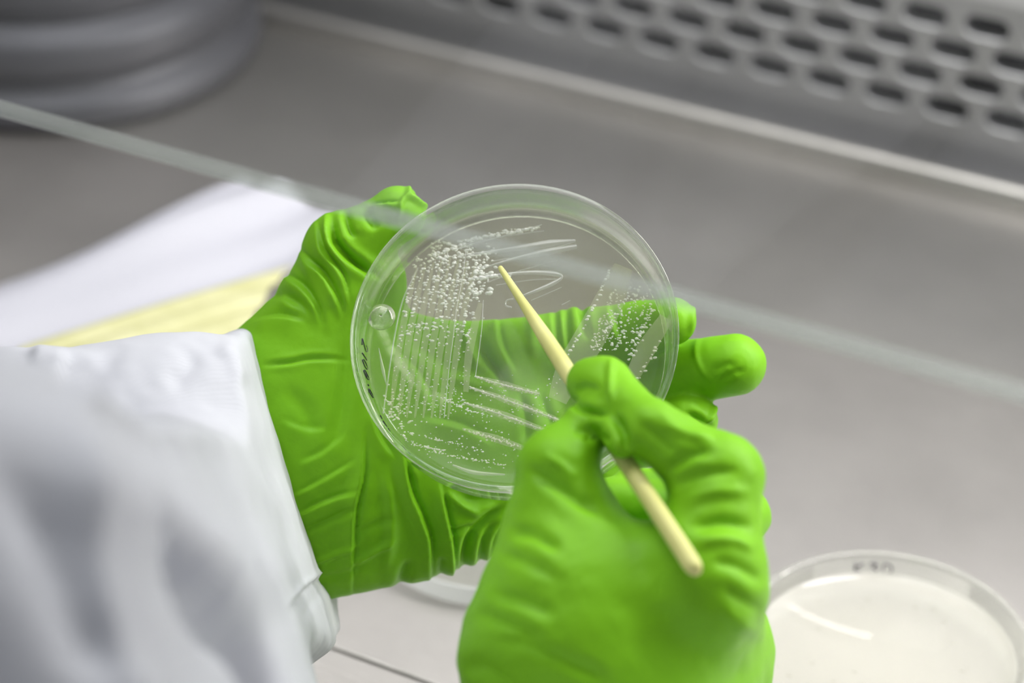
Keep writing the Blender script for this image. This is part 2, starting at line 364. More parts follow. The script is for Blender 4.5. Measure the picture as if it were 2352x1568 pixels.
# perforated rear panel: plate with staggered stadium slots, real holes
rowD = GY(2035, 217, YB); rowA = GY(2120, 34, YB)
zD = rowD[2]; zA = rowA[2]; dz = (zA-zD)/3
p0 = GY(1900, 187, YB)[0]; p1 = GY(2172, 251, YB)[0]; pit = (p1-p0)/2
xD = rowD[0]
def perforated(pit, rows, x0, z0, dz, ncol, sl, sw, thick, ytop, ybot):
    """front plate in (x,z): one cell per slot, each a rectangle around a stadium hole"""
    bm = bmesh.new(); nh = 6
    def ring(cx, cz):
        r = sw/2; s = sl/2-r; pts = []
        for k in range(nh+1): a = -math.pi/2+math.pi*k/nh; pts.append((cx+s+r*math.cos(a), cz+r*math.sin(a)))
        for k in range(nh+1): a = math.pi/2+math.pi*k/nh; pts.append((cx-s+r*math.cos(a), cz+r*math.sin(a)))
        return pts
    for r_ in range(rows):
        off = 0 if r_ % 2 == 0 else pit/2
        for c_ in range(ncol[0], ncol[1]):
            cx, cz = x0+off+c_*pit, z0+r_*dz
            R = ring(cx, cz); hx, hz = pit/2, dz/2
            O = []
            for (px, pz) in R:                          # project hole points on to the cell border
                ux, uz = px-cx, pz-cz; k = min(hx/abs(ux) if abs(ux) > 1e-9 else 1e9, hz/abs(uz) if abs(uz) > 1e-9 else 1e9)
                O.append((cx+ux*k, cz+uz*k))
            # bevelled lip: the hole edge is rounded into the plate
            R2 = ring(cx, cz); b1 = []
            rin = [((p[0]-cx)*(1-0.0006/(sl/2))+cx, (p[1]-cz)*(1-0.0006/(sw/2))+cz) for p in R]
            vo = [bm.verts.new((p[0], YB, p[1])) for p in O]; v1 = [bm.verts.new((p[0], YB, p[1])) for p in R]
            v2 = [bm.verts.new((p[0], YB+0.0006, p[1])) for p in rin]; v3 = [bm.verts.new((p[0], YB+thick, p[1])) for p in rin]
            m = len(R)
            for i in range(m):
                j = (i+1) % m
                for A, B in ((vo, v1), (v1, v2), (v2, v3)):
                    try: bm.faces.new((A[i], A[j], B[j], B[i]))
                    except ValueError: pass
            cs = [(cx+hx, cz+hz), (cx-hx, cz+hz), (cx-hx, cz-hz), (cx+hx, cz-hz)]
            for q, (qx, qz) in enumerate(cs):           # the cell's corners
                d = sorted(range(m), key=lambda i: (O[i][0]-qx)**2+(O[i][1]-qz)**2)
                best = None
                for i in range(m):
                    j = (i+1) % m
                    a, b_ = O[i], O[j]
                    if (abs(abs(a[0]-cx)-hx) < 1e-7) != (abs(abs(b_[0]-cx)-hx) < 1e-7):
                        if (a[0]+b_[0]-2*cx)*(qx-cx) > 0 and (a[1]+b_[1]-2*cz)*(qz-cz) > 0: best = (i, j)
                if best: bm.faces.new((vo[best[0]], vo[best[1]], bm.verts.new((qx, YB, qz))))
        # half cells at the ends of the shifted rows
    xa, xb = x0+ncol[0]*pit-pit/2, x0+ncol[1]*pit-pit/2
    def quad(x_0, x_1, z_0, z_1): bm.faces.new([bm.verts.new(p) for p in ((x_0, YB, z_0), (x_1, YB, z_0), (x_1, YB, z_1), (x_0, YB, z_1))])
    for r_ in range(rows):
        off = 0 if r_ % 2 == 0 else pit/2; z_0, z_1 = z0+(r_-.5)*dz, z0+(r_+.5)*dz
        quad(XL, xa+off, z_0, z_1); quad(xb+off, XR, z_0, z_1)
    quad(XL, XR, ybot, z0-.5*dz); quad(XL, XR, z0+(rows-.5)*dz, ytop)
    bmesh.ops.remove_doubles(bm, verts=bm.verts, dist=1e-6)
    me = bpy.data.meshes.new('wall_back'); bm.normal_update()
    bm.to_mesh(me); bm.free(); return me
slot_l, slot_w = pit*0.78, dz*0.76
wall = link('wall_back', perforated(pit, 4, xD, zD, dz, (-30, 12), slot_l, slot_w, 0.008, zA+dz*0.9, -0.006), M_STEEL_PANEL, smooth=False, kind='structure', label='perforated steel rear panel with rows of slots', category='panel')
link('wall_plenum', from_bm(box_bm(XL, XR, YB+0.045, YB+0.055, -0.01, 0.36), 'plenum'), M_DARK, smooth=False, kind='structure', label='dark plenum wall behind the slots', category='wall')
link('wall_upper', from_bm(box_bm(XL, XR, YB, YB+0.01, zA+dz*0.9, 1.0), 'wall_upper'), M_WALLTOP, smooth=False, kind='structure', label='plain upper rear wall of the cabinet', category='wall')
link('wall_left', from_bm(box_bm(XL-0.01, XL, 0.36, YB+0.05, -0.02, 1.0), 'wall_left'), M_STEEL, smooth=False, kind='structure', label='steel side wall of the cabinet', category='wall')
link('wall_right', from_bm(box_bm(XR, XR+0.01, 0.36, YB+0.05, -0.02, 1.0), 'wall_right'), M_STEEL, smooth=False, kind='structure', label='steel side wall of the cabinet at the other end', category='wall')

# glass sash with its ground bottom edge
sp = P(1176, 586, 550); SY, SZ = sp[1], sp[2]
sash = empty('sash_window', (0, SY, SZ), kind='structure', label='clear glass sash hanging above the gloved hands', category='sash')
link('pane', from_bm(box_bm(XL, XR, -0.0025, 0.0025, 0.0023, 0.70), 'pane'), M_SASH, sash, smooth=False)
link('edge', from_bm(box_bm(XL, XR, -0.0025, 0.0025, 0.0, 0.0022, 0.0007), 'edge'), M_EDGE, sash, smooth=False, label='ground lower edge of the glass')

# ================================================================ dishes
TILT = math.radians(21.0); YAWD = math.radians(-4.0)
def frame_from(center, nrm, xdir):
    z = np.array(nrm)/np.linalg.norm(nrm); x = np.array(xdir)-z*np.dot(z, xdir); x /= np.linalg.norm(x); y = np.cross(z, x)
    return Matrix(((x[0], y[0], z[0], center[0]), (x[1], y[1], z[1], center[1]), (x[2], y[2], z[2], center[2]), (0, 0, 0, 1)))
D0 = 673.0
dc = P(1180, 766, D0)
dn = -FWD*math.cos(TILT)*math.cos(YAWD)+UPV*math.sin(TILT)+RGT*math.sin(YAWD)
DM = frame_from(dc, dn, RGT); DMI = DM.inverted()
R_RIM, R_BASE, H_D, TH = 0.0460, 0.0440, 0.0140, 0.0012
def dish_parts(root, r_rim, r_base, h, th, foot=True):
    """root's local z=0 is the rim plane; wall with a lip, a base plate"""
    prof = [(r_rim, 0.0), (r_rim, -0.0016), (r_rim-0.0007, -0.0022), (r_base+0.0003, -h), (r_base-0.0010, -h-0.0007), (r_base-0.0022, -h-0.0007), (r_base-0.0022, -h+0.0001), (r_base-th, -h+th+0.0004), (r_rim-0.0007-th-0.0003, -0.0022), (r_rim-th-0.0005, 0.0)]
    v, f = lathe(round_profile(prof, 0.0004, 3), 160)
    me = mesh_poly('wall', v, [q[::-1] for q in f]); wall = link('wall', me, M_WALL, root)
    pb = [(r_base-0.0023, -h+0.00005), (r_base-0.0023, -h+th)]
    n = 128; a = np.arange(n)*2*math.pi/n
    V = []; F = []
    for zz in (-h+0.00005, -h+th):
        for rr in (r_base-0.0023, r_base*0.5):
            V += [(rr*math.cos(t), rr*math.sin(t), zz) for t in a]
        V.append((0, 0, zz))
    for s, o in ((1, 0), (0, 2*n+1)):
        for i in range(n):
            j = (i+1) % n
            q = [(o+i, o+j, o+n+j, o+n+i), (o+n+i, o+n+j, o+2*n)]
            F += [x[::-1] if s else x for x in q]
    for i in range(n): j = (i+1) % n; F.append((i, j, 2*n+1+j, 2*n+1+i))
    link('base', mesh_poly('base', V, F), M_BASE, root, smooth=False)
    return wall
def agar_mesh(r, z0, z1, men=0.0020, notch=None):
    prof = []
    for rr in np.linspace(0, 1, 40)**0.7*r:
        prof.append((rr, z1+men*math.exp(-(r-rr)/0.0026)))
    n = 128; V = [(0, 0, z1)]; F = []
    a = np.arange(n)*2*math.pi/n
    for rr, zz in prof[1:]:
        for t in a:
            z = zz
            V.append((rr*math.cos(t), rr*math.sin(t), z))
    m = len(prof)-1
    for i in range(n):
        j = (i+1) % n; F.append((0, 1+i, 1+j))
        for k in range(m-1): F.append((1+k*n+i, 1+(k+1)*n+i, 1+(k+1)*n+j, 1+k*n+j))
    o = len(V)
    for t in a: V.append((r*math.cos(t), r*math.sin(t), z0))
    V.append((0, 0, z0)); c = len(V)-1; top = 1+(m-1)*n
    for i in range(n):
        j = (i+1) % n; F.append((top+i, o+i, o+j, top+j)); F.append((o+i, c, o+j))
    return mesh_poly('agar', V, F)

held = empty('petri_dish', (0, 0, 0), label='clear petri dish with streaked colonies held in the green gloved left hand', category='petri dish', group='petri dishes'); held.matrix_world = DM
dish_parts(held, R_RIM, R_BASE, H_D, TH)
Z_AG = -0.0090; R_AG = R_BASE-TH-0.0007
agar = link('agar', agar_mesh(R_AG+0.0003, -H_D+TH+0.00025, Z_AG), M_AGAR, held, label='clear yellowish agar gel')

def on_agar(px, py, dz=0.0):        # the dish-local point on the agar surface under a pixel
    r = Vector(ray(px, py)); o = DMI @ Vector(CPOS); d = DMI.to_3x3() @ r
    t = (Z_AG+dz-o.z)/d.z; return np.array(o+d*t)
# --- colonies: small glossy domes
DOME_V = []; DOME_F = []
for k, (rr, zz) in enumerate(((1.0, -0.05), (0.78, 0.55), (0.0, 0.85))):
    if rr == 0: DOME_V.append((0, 0, zz)); continue
    for i in range(7): t = 2*math.pi*i/7; DOME_V.append((rr*math.cos(t), rr*math.sin(t), zz))
for i in range(7):
    j = (i+1) % 7; DOME_F.append((i, j, 7+j, 7+i)); DOME_F.append((7+i, 7+j, 14))
CV, CF = [], []
def dome(px, py, r, el=1.0, ang=0.0, hgt=0.8):
    c = on_agar(px, py)
    if c[0]**2+c[1]**2 > (R_AG-0.0008)**2: return
    o = len(CV); ca, sa = math.cos(ang), math.sin(ang)
    for v in DOME_V:
        x, y = v[0]*r*el, v[1]*r; CV.append((c[0]+x*ca-y*sa, c[1]+x*sa+y*ca, c[2]+v[2]*r*hgt))
    CF.extend([tuple(i+o for i in q) for q in DOME_F])
def dots_line(pts, n, r, jit=2.5, gap=0.25):
    q = smooth_line(pts, 8); L = np.cumsum([0]+[math.dist(q[i], q[i+1]) for i in range(len(q)-1)])
    for _ in range(n):
        s = random.random()*L[-1]; i = min(int(np.searchsorted(L, s)), len(q)-1); i = max(i, 1); t = (s-L[i-1])/(L[i]-L[i-1]+1e-9)
        x = q[i-1][0]*(1-t)+q[i][0]*t; y = q[i-1][1]*(1-t)+q[i][1]*t
        dome(x+random.gauss(0, jit), y+random.gauss(0, jit*0.6), r*random.uniform(0.6, 1.35), random.uniform(1, 1.8), random.uniform(-0.5, 0.3))
# dense field upper left
for _ in range(240):
    v = random.random()**1.15; y = 550+v*225; xl = 960-(y-560)*0.22; xr = 1118-(y-600)*0.12+random.uniform(-8, 18)
    u = random.random(); x = xl+(xr-xl)*u
    if y < 590 and x < 985: continue
    dome(x, y, 0.00031*random.uniform(0.55, 1.45), random.uniform(1.0, 1.9), random.uniform(-0.5, 0.4))
for k in range(10):
    x0 = 952+k*17.5; dots_line([(x0+6, 575+abs(k-5)*3), (x0-14, 680), (x0-34, 790)], 26, 0.00030, 2)
    dots_line([(x0-34, 790), (x0-46, 870), (x0-58, 960)], 17, 0.00018, 3)
for _ in range(95): dome(random.uniform(1000, 1110), random.uniform(555, 690), 0.00046*random.uniform(0.6, 1.2), random.uniform(1, 1.7), random.uniform(-0.4, 0.4))
for _ in range(26): dome(random.uniform(1085, 1140), random.uniform(610, 680), 0.0006*random.uniform(0.6, 1.2), random.uniform(1, 1.6), random.uniform(-0.4, 0.4))
# upper band
dots_line([(1060, 556), (1120, 542), (1190, 530), (1235, 522)], 80, 0.00040, 4)
dots_line([(990, 590), (1060, 560)], 22, 0.0005, 5)
for L_ in ([(985, 598), (1040, 590), (1100, 585), (1140, 578)], [(1080, 642), (1130, 634), (1175, 632)]): dots_line(L_, 40, 0.00034, 3)
# right-hand field
dots_line([(1405, 612), (1388, 650), (1345, 740), (1310, 805), (1290, 850)], 46, 0.00034, 1.6)
for _ in range(260):
    u = random.random(); v = random.random(); x = 1500-u*95-v*55; y = 655+v*150+u*(1-v)*8
    dome(x, y, 0.00022*random.uniform(0.6, 1.5), random.uniform(1, 1.7), random.uniform(-0.6, 0.2))
dots_line([(1500, 700), (1470, 770), (1440, 830)], 60, 0.00030, 5); dots_line([(1415, 720), (1390, 760), (1365, 800)], 26, 0.00024, 2); dots_line([(1530, 760), (1490, 830), (1455, 880)], 26, 0.0003, 4)
# lower, gently sloping rows
rows = [[(1092, 865), (1160, 885), (1240, 905)], [(1080, 890), (1180, 925), (1290, 968)], [(1065, 925), (1160, 955), (1280, 1000)], [(1062, 985), (1140, 1008), (1230, 1040)],
        [(1000, 905), (1060, 935), (1130, 958)], [(930, 990), (1010, 1010), (1110, 1035)], [(960, 1030), (1060, 1050), (1160, 1068)], [(920, 1000), (960, 1022), (1020, 1035)]]
for i, q in enumerate(rows): dots_line(q, 80 if i < 4 else 50, 0.00021 if i < 4 else 0.00019, 3)
for _ in range(260): dome(random.uniform(900, 1290), random.uniform(860, 1075), 0.00016*random.uniform(0.6, 1.5), random.uniform(1, 1.6), random.uniform(-0.3, 0.5))
for _ in range(70): dome(random.gauss(905, 18), random.gauss(950, 26), 0.00026*random.uniform(0.6, 1.4), random.uniform(1, 2.2), random.uniform(-0.6, 0.6))
link('colonies', mesh_poly('colonies', CV, CF), M_COLONY, agar, kind='stuff', label='tiny glossy white bacterial colonies')

# --- growth films and smooth wet tracks
def ribbon(pts, w, hgt=0.00012, z=0.00006):
    """flat lens-shaped ribbon on the agar; w px half-width (scalar or list)"""
    q = smooth_line(pts, 6); n = len(q); V, F = [], []
    ws = np.interp(np.linspace(0, 1, n), np.linspace(0, 1, len(w)), w) if not np.isscalar(w) else [w]*n
    prof = [(-1, 0), (-0.6, 0.64), (0, 1), (0.6, 0.64), (1, 0)]
    for i, (x, y) in enumerate(q):
        a = q[max(i-1, 0)]; b_ = q[min(i+1, n-1)]; tx, ty = b_[0]-a[0], b_[1]-a[1]; L = math.hypot(tx, ty)+1e-9; nx, ny = -ty/L, tx/L
        for s, hh in prof:
            p = on_agar(x+nx*s*ws[i], y+ny*s*ws[i]); V.append((p[0], p[1], p[2]+z+hh*hgt))
    m = len(prof)
    for i in range(n-1):
        for k in range(m-1): F.append((i*m+k, i*m+k+1, (i+1)*m+k+1, (i+1)*m+k))
    return V, F
FV, FF = [], []
for k in range(8):
    x0 = 950+k*19
    add_vf(FV, FF, ribbon([(x0+8, 590+abs(k-4)*6), (x0-12, 690), (x0-30, 780), (x0-44, 880), (x0-54, 960)], [2, 7, 8, 6, 2], hgt=0.00006))
add_vf(FV, FF, ribbon([(1104, 696), (1085, 770), (1075, 830), (1070, 900)], [6, 10, 9, 6]))
add_vf(FV, FF, ribbon([(1432, 612), (1400, 690), (1355, 775), (1310, 850), (1280, 920)], [22, 34, 36, 34, 22]))
add_vf(FV, FF, ribbon([(1530, 730), (1485, 800), (1450, 870)], [16, 22, 16]))
for q in rows[:4]: add_vf(FV, FF, ribbon(q, [3, 9, 5], z=0.00016))
link('growth_films', mesh_poly('growth_films', FV, FF), M_FILM, agar, kind='stuff', label='hazy streaks of growth in the gel')
WV, WF = [], []
for pts, w in (([(1065, 586), (1160, 574), (1260, 560), (1322, 553)], [2, 5, 9, 4]), ([(1105, 617), (1180, 595), (1260, 578), (1325, 566)], [1.5, 4, 8, 5]),
               ([(1130, 600), (1220, 585), (1310, 560)], 1.5), ([(1075, 642), (1140, 632), (1220, 626), (1275, 629), (1290, 637), (1270, 651), (1230, 668), (1198, 680)], [2, 3, 5, 6, 3, 5, 4, 2]),
               ([(1180, 687), (1164, 690), (1162, 702), (1176, 706)], 2), ([(1040, 575), (1120, 552), (1200, 530), (1245, 516)], 1.6), ([(1050, 565), (1150, 545), (1250, 530)], 1.2),
               ([(1120, 648), (1200, 620), (1280, 598)], 1.2), ([(1140, 655), (1220, 643), (1290, 641)], 1.1), ([(1220, 690), (1290, 660)], 1.1),
               ([(1070, 575), (1062, 640), (1050, 700), (1040, 780), (1030, 860), (1020, 960)], 1.3), ([(960, 615), (925, 690), (905, 780), (890, 880), (880, 950)], 1.8),
               ([(1092, 865), (1160, 885), (1240, 905)], 1.8), ([(1080, 890), (1180, 925), (1290, 968)], 2.0), ([(1065, 925), (1160, 955), (1280, 1000)], 2.0),
               ([(1110, 690), (1106, 760), (1092, 865)], 1.3), ([(870, 800), (880, 850), (888, 885)], [1, 4, 1]), ([(1040, 1068), (1090, 1085), (1160, 1090)], [2, 5, 2]), ([(1290, 700), (1310, 690)], 1.2)):  # the lowest arc paints in the highlight along the gel's edge
    add_vf(WV, WF, ribbon(pts, w, hgt=0.0003, z=0.0001))
link('wet_tracks', mesh_poly('wet_tracks', WV, WF), M_WET_SHEEN, agar, kind='stuff', label='smooth streak tracks with a painted whitish sheen')
# round air bubble and torn edge of the gel beside the wall
bc = on_agar(876, 728, -0.001)
bub = lathe(round_profile([(0.0001, 0.0017), (0.0028, 0.0014), (0.0042, 0.0), (0.0028, -0.0010), (0.0001, -0.0013)], 0.0005, 4), 40)
me = mesh_poly('bubble', [np.array(v)+bc for v in bub[0]], bub[1])
M_BUB = m_clear('bubble_film', glass=0.75, haze=0.03, rough=0.0)[0]
link('bubble', me, M_BUB, agar, label='round air bubble at the edge of the gel')

# --- handwriting on the wall
def wall_pt(root_r, u, v, r_rim, r_base, h):
    """u: angle, v: 0 rim .. 1 base, on the outer face"""
    rr = r_rim-0.0007-TH-0.0004+(r_base-TH-(r_rim-0.0007-TH-0.0003))*v-0.0001; return np.array((rr*math.cos(u), rr*math.sin(u), -0.0022-(h-0.0022)*v))
GLYPH = {'2': [[(0.1, 0.8), (0.3, 1), (0.7, 1), (0.9, 0.75), (0.6, 0.4), (0.1, 0.0), (0.95, 0.0)]], '1': [[(0.5, 0.05), (0.5, 0.95)]],
         '0': [[(0.5, 0), (0.15, 0.25), (0.1, 0.6), (0.4, 1), (0.8, 0.85), (0.9, 0.4), (0.5, 0)]],
         '8': [[(0.5, 0), (0.1, 0.25), (0.15, 0.7), (0.5, 1), (0.9, 0.7), (0.9, 0.25), (0.5, 0)], [(0.1, 0.5), (0.9, 0.5)]],
         '.': [[(0.45, 0.4), (0.55, 0.5)]], 'Q': [[(0.5, 0.1), (0.15, 0.3), (0.1, 0.65), (0.4, 1), (0.8, 0.85), (0.9, 0.4), (0.5, 0.1)], [(0.55, 0.35), (0.95, -0.05)]],
         'K': [[(0.1, 0), (0.1, 1)], [(0.9, 1), (0.1, 0.45), (0.9, 0)]], '3': [[(0.1, 1), (0.85, 0.95), (0.45, 0.55), (0.9, 0.25), (0.5, 0), (0.1, 0.1)]], 'D': [[(0.1, 0), (0.1, 1), (0.8, 0.85), (0.85, 0.15), (0.1, 0)]],
         '-': [[(0.1, 0.45), (0.5, 0.6), (0.9, 0.4)]], '/': [[(0.2, 0.1), (0.8, 0.9)]]}
def write(root, text, u0, du, v0, v1, r_rim, r_base, h, rad=0.00022, gap=0.35):
    V, F = [], []; u = u0
    for ch in text:
        for st in GLYPH.get(ch, []):
            pts = [wall_pt(0, u+du*x, v1+(v0-v1)*y, r_rim, r_base, h) for x, y in (smooth_line(st, 4) if len(st) > 2 else st)]
            add_vf(V, F, tube(pts, rad, 5))
        u += du*(0.7 if ch in '.1' else 1)*(1+gap)
    return link('handwriting', mesh_poly('handwriting', V, F), M_INK, root, label='black marker handwriting on the wall')
write(held, '2108.Q', math.radians(177), math.radians(2.9), 0.92, 0.34, R_RIM, R_BASE, H_D, 0.00015, 0.5)
write(held, '-/-- /- --/-', math.radians(207), math.radians(2.0), 0.85, 0.5, R_RIM, R_BASE, H_D, 0.00013, 0.5)

# second dish, standing open on the bench: blank agar
def bench_dish(px, py, z_rim, rot, name, label):
    c = G(px, py, z_rim); o = empty(name, c, label=label, category='petri dish', group='petri dishes'); o.rotation_euler = (0, 0, rot); return o
d2 = bench_dish(2032, 1470, 0.0150, 0.0, 'petri_dish', 'open petri dish of blank pale agar standing on the steel bench')
dish_parts(d2, 0.0465, 0.0445, 0.0142, 0.0012)
ag2 = link('agar', agar_mesh(0.0423, -0.0127, -0.0075), M_AGAR_PALE, d2, label='smooth pale agar gel')
SV, SF = [], []
for _ in range(26):
    a = random.uniform(0, 6.28); rr = 0.038*random.random()**0.5; L = random.uniform(0.0006, 0.0022); t = random.uniform(-0.4, 0.4)
    p = np.array((rr*math.cos(a), rr*math.sin(a), -0.0074)); q = p+np.array((L*math.cos(t), L*math.sin(t), 0)); add_vf(SV, SF, tube([p, (p+q)/2+np.array((0, L*0.1, 0)), q], 0.00008, 4))
M_SPECK, nt, b = mat('gel_scratches'); setp(b, Base_Color=(0.35, 0.33, 0.26), Roughness=0.5)
link('scratches', mesh_poly('scratches', SV, SF), M_SPECK, ag2, kind='stuff', label='fine scratches in the gel')
ul = math.atan2(0.47, 0.88)
write(d2, 'K3D', math.radians(124), math.radians(-4.6), 0.12, 0.40, 0.0465, 0.0445, 0.0142, 0.00028, 0.35)

# dish lid lying open side up under the left hand
ld = bench_dish(1150, 1158, 0.0085, 0.0, 'plastic_dish', 'clear petri dish lid lying on the bench under the left glove')
ld['category'] = 'dish lid'; del ld['group']
hl, rl = 0.0078, 0.0475
prof = [(rl, 0), (rl-0.0006, -hl), (rl-0.0014, -hl-0.0006), (rl-0.0020, -hl-0.0006), (rl-0.0020, -hl+0.0004), (rl-0.0016, -hl+0.0010), (rl-0.0012, 0)]
v, f = lathe(round_profile(prof, 0.0004, 3), 128); link('rim', mesh_poly('rim', v, [q[::-1] for q in f]), m_clear('whitened_lid_rim', glass=0.25, haze=0.5, rough=0.08, hazecol=(0.95, 0.95, 0.97))[0], ld)  # white haze on the clear rim paints in its bright line of light
V = []; F = []; n = 96
for zz in (-hl-0.0002, -hl+0.0008):
    V += [((rl-0.0021)*math.cos(2*math.pi*i/n), (rl-0.0021)*math.sin(2*math.pi*i/n), zz) for i in range(n)]
F = [tuple(range(n))[::-1], tuple(range(n, 2*n))]+[(i, (i+1) % n, n+(i+1) % n, n+i) for i in range(n)]
link('top_plate', mesh_poly('top_plate', V, F), M_BASE, ld, smooth=False)

# ================================================================ dark round container
TC = G(150, 100, 0.0)
prof = [(0.0001, 0.0), (0.078, 0.0), (0.083, 0.002), (0.0845, 0.006), (0.083, 0.012), (0.079, 0.0145), (0.0765, 0.017), (0.0765, 0.020), (0.0795, 0.023), (0.081, 0.028), (0.080, 0.036), (0.074, 0.041),
        (0.0715, 0.043), (0.0715, 0.047), (0.0735, 0.050), (0.0735, 0.16), (0.0750, 0.162), (0.0750, 0.166), (0.0715, 0.166), (0.0715, 0.055), (0.0001, 0.053)]
v, f = lathe(prof, 96); can = empty('round_container', TC, label='dark grey round container with stepped rings at its foot', category='container')
nfoot = 13
fo = [(0.0001, 0.0)]+prof[1:nfoot]+[(0.0001, 0.043)]
CS = 1.13; fo = [(a*CS, b*CS) for a, b in fo]
v1, f1 = lathe(round_profile(fo, 0.002, 3), 96); link('foot', mesh_poly('foot', v1, [q[::-1] for q in f1]), M_DARKSTEEL, can)
bo = [(0.0713, 0.0432), (0.0715, 0.047), (0.0735, 0.050), (0.0735, 0.16), (0.0750, 0.162), (0.0750, 0.166), (0.0715, 0.166), (0.0700, 0.055), (0.0001, 0.053), (0.0001, 0.0432)]
bo = [(a*CS, b*CS) for a, b in bo]
v2, f2 = lathe(round_profile(bo, 0.0008, 2), 96); link('body', mesh_poly('body', v2, [q[::-1] for q in f2]), M_DARKSTEEL, can)

# ================================================================ white packet with a yellow lining, on the bench
def sheet(corners, nu, nv, hf, thick, zoff=0.0):
    """bilinear patch over bench corners (world xy), height function hf(u,v), real thickness"""
    c = [np.array(q) for q in corners]; V = []; F = []
    for s in (1, 0):
        for i in range(nu+1):
            for j in range(nv+1):
                u, w = i/nu, j/nv; p = (1-u)*(1-w)*c[0]+u*(1-w)*c[1]+u*w*c[2]+(1-u)*w*c[3]
                V.append((p[0], p[1], max(0.0004, hf(u, w))+zoff+thick*s))
    m = (nu+1)*(nv+1); ix = lambda i, j: i*(nv+1)+j
    for i in range(nu):
        for j in range(nv):
            q = (ix(i, j), ix(i+1, j), ix(i+1, j+1), ix(i, j+1)); F.append(q); F.append(tuple(m+k for k in q[::-1]))
    B = [ix(i, 0) for i in range(nu+1)]+[ix(nu, j) for j in range(1, nv+1)]+[ix(i, nv) for i in range(nu-1, -1, -1)]+[ix(0, j) for j in range(nv-1, 0, -1)]
    for k in range(len(B)): a, b_ = B[k], B[(k+1) % len(B)]; F.append((b_, a, m+a, m+b_))
    return V, F
pk = [G(-330, 810), G(560, 432), G(860, 540), G(20, 980)]
pc = sum(np.array(q) for q in pk)/4; pc[2] = 0
packet = empty('packet', pc, label='white paper packet with pale yellow lining lying behind the left sleeve', category='packet')
def hwhite(u, w): return 0.003+0.010*math.exp(-((w-0.32)/0.20)**2)*(0.6+0.4*math.sin(2.2*u+0.6))+0.0016*math.sin(9*u+5*w)+0.0012*math.sin(17*w-4*u)
V, F = sheet([q-pc for q in pk], 60, 40, hwhite, 0.0006)
link('wrapper', mesh_poly('wrapper', V, F), M_PAPER, packet, label='crumpled white outer wrapper')
yk = [G(40, 790, 0.016), G(672, 605, 0.016), G(566, 762, 0.016), G(60, 960, 0.016)]
def hyel(u, w): return 0.013+0.0032*abs(math.sin(3.1*math.pi*w+0.5*math.sin(3*u)))+0.0035*math.sin(math.pi*min(1, max(0, w)))
V, F = sheet([np.array((q[0]-pc[0], q[1]-pc[1], 0)) for q in yk], 50, 60, hyel, 0.0008)
link('lining', mesh_poly('lining', V, F), M_YELLOW, packet, label='pale yellow ribbed lining')

# ================================================================ the wooden stick
sa, sb = P(1148, 613, 681), P(1600, 1312, 570)
pts, rad = [], []
for t, r_ in ((0.0, 0.0004), (0.003, 0.00072), (0.02, 0.00085), (0.13, 0.00125), (0.2, 0.0017), (0.27, 0.0021), (0.36, 0.0023), (0.6, 0.0023), (0.975, 0.0023), (0.99, 0.0021), (1.0, 0.0015)):
    pts.append(sa+(sb-sa)*t); rad.append(r_)
V, F = tube(pts, rad, 16)
stick = link('wooden_stick', mesh_poly('wooden_stick', V, F), M_WOOD, None, label='pale yellow tapered wooden stick pinched in the right glove over the dish', category='stick')

# ================================================================ the person: two gloves and a coat sleeve
person = empty('person', tuple(P(900, 1500, 560)*np.array((1, 1, 0))), label='person in white lab coat and green gloves holding a dish and a stick', category='person')
def part(name, V, F, m, label):
    W = cam2world(V/1000.0)-np.array(person.location); me = mesh_np(name, W, F); o = link(name, me, m, person, label=label); return o

# dish volume (camera-space mm) so that the fingers rest against it instead of running through it
dcC = C(1180, 766, D0); dnC = np.array([math.sin(YAWD), math.sin(TILT), -math.cos(TILT)*math.cos(YAWD)]); dnC /= np.linalg.norm(dnC)
def dish_sdf(X, Y, Z, grow=0.4):
    qx, qy, qz = X-dcC[0], Y-dcC[1], Z-dcC[2]; a = qx*dnC[0]+qy*dnC[1]+qz*dnC[2]
    r = np.sqrt(np.maximum(qx*qx+qy*qy+qz*qz-a*a, 0)); rr = 46+a*(2.0/14)
    return np.maximum(r-rr-grow, np.maximum(-14.8-grow-a, a-0.5))

O = 673.0
def o(px, py, off): return (px, py, O+off)
LEFT = [ # wrist and palm
    (o(500, 1125, 42), o(800, 1020, 40), 318, 312, 0.62, 1),
    (o(800, 1020, 40), o(960, 1000, 42), 305, 236, 0.62, 8),
    (o(960, 1080, 42), o(1140, 1055, 46), 236, 218, 0.62, 8),
    (o(960, 1000, 42), o(1130, 960, 44), 234, 200, 0.62, 8),
    (o(720, 825, 36), o(800, 640, 34), 152, 118, 0.85, 9),
    (o(800, 640, 34), o(788, 568, 31), 118, 80, 0.95, 6),
    (o(788, 568, 31), o(850, 535, 29), 78, 64, 1, 4),
    (o(850, 535, 29), o(914, 491, 28), 62, 66, 1, 3),
    # index, middle, ring, little
    (o(1080, 840, 40), o(1330, 792, 40), 92, 84, 1, 4),
    (o(1330, 792, 40), o(1470, 758, 33), 82, 66, 1, 2),
    (o(1470, 758, 33), o(1545, 737, 25), 64, 57, 1, 2),
    (o(1100, 955, 48), o(1380, 905, 50), 95, 86, 1, 3),
    (o(1380, 905, 50), o(1560, 856, 38), 86, 74, 1, 2),
    (o(1560, 856, 38), o(1688, 837, 28), 73, 72, 1, 2),
    (o(1100, 1060, 50), o(1370, 1035, 50), 95, 84, 1, 3),
    (o(1370, 1035, 50), o(1510, 992, 38), 82, 68, 1, 2),
    (o(1510, 992, 38), o(1586, 968, 30), 67, 63, 1, 2),
    (o(1100, 1160, 48), o(1290, 1160, 46), 92, 70, 1, 4),
    (o(1290, 1160, 46), o(1410, 1110, 36), 68, 56, 1, 2),
]
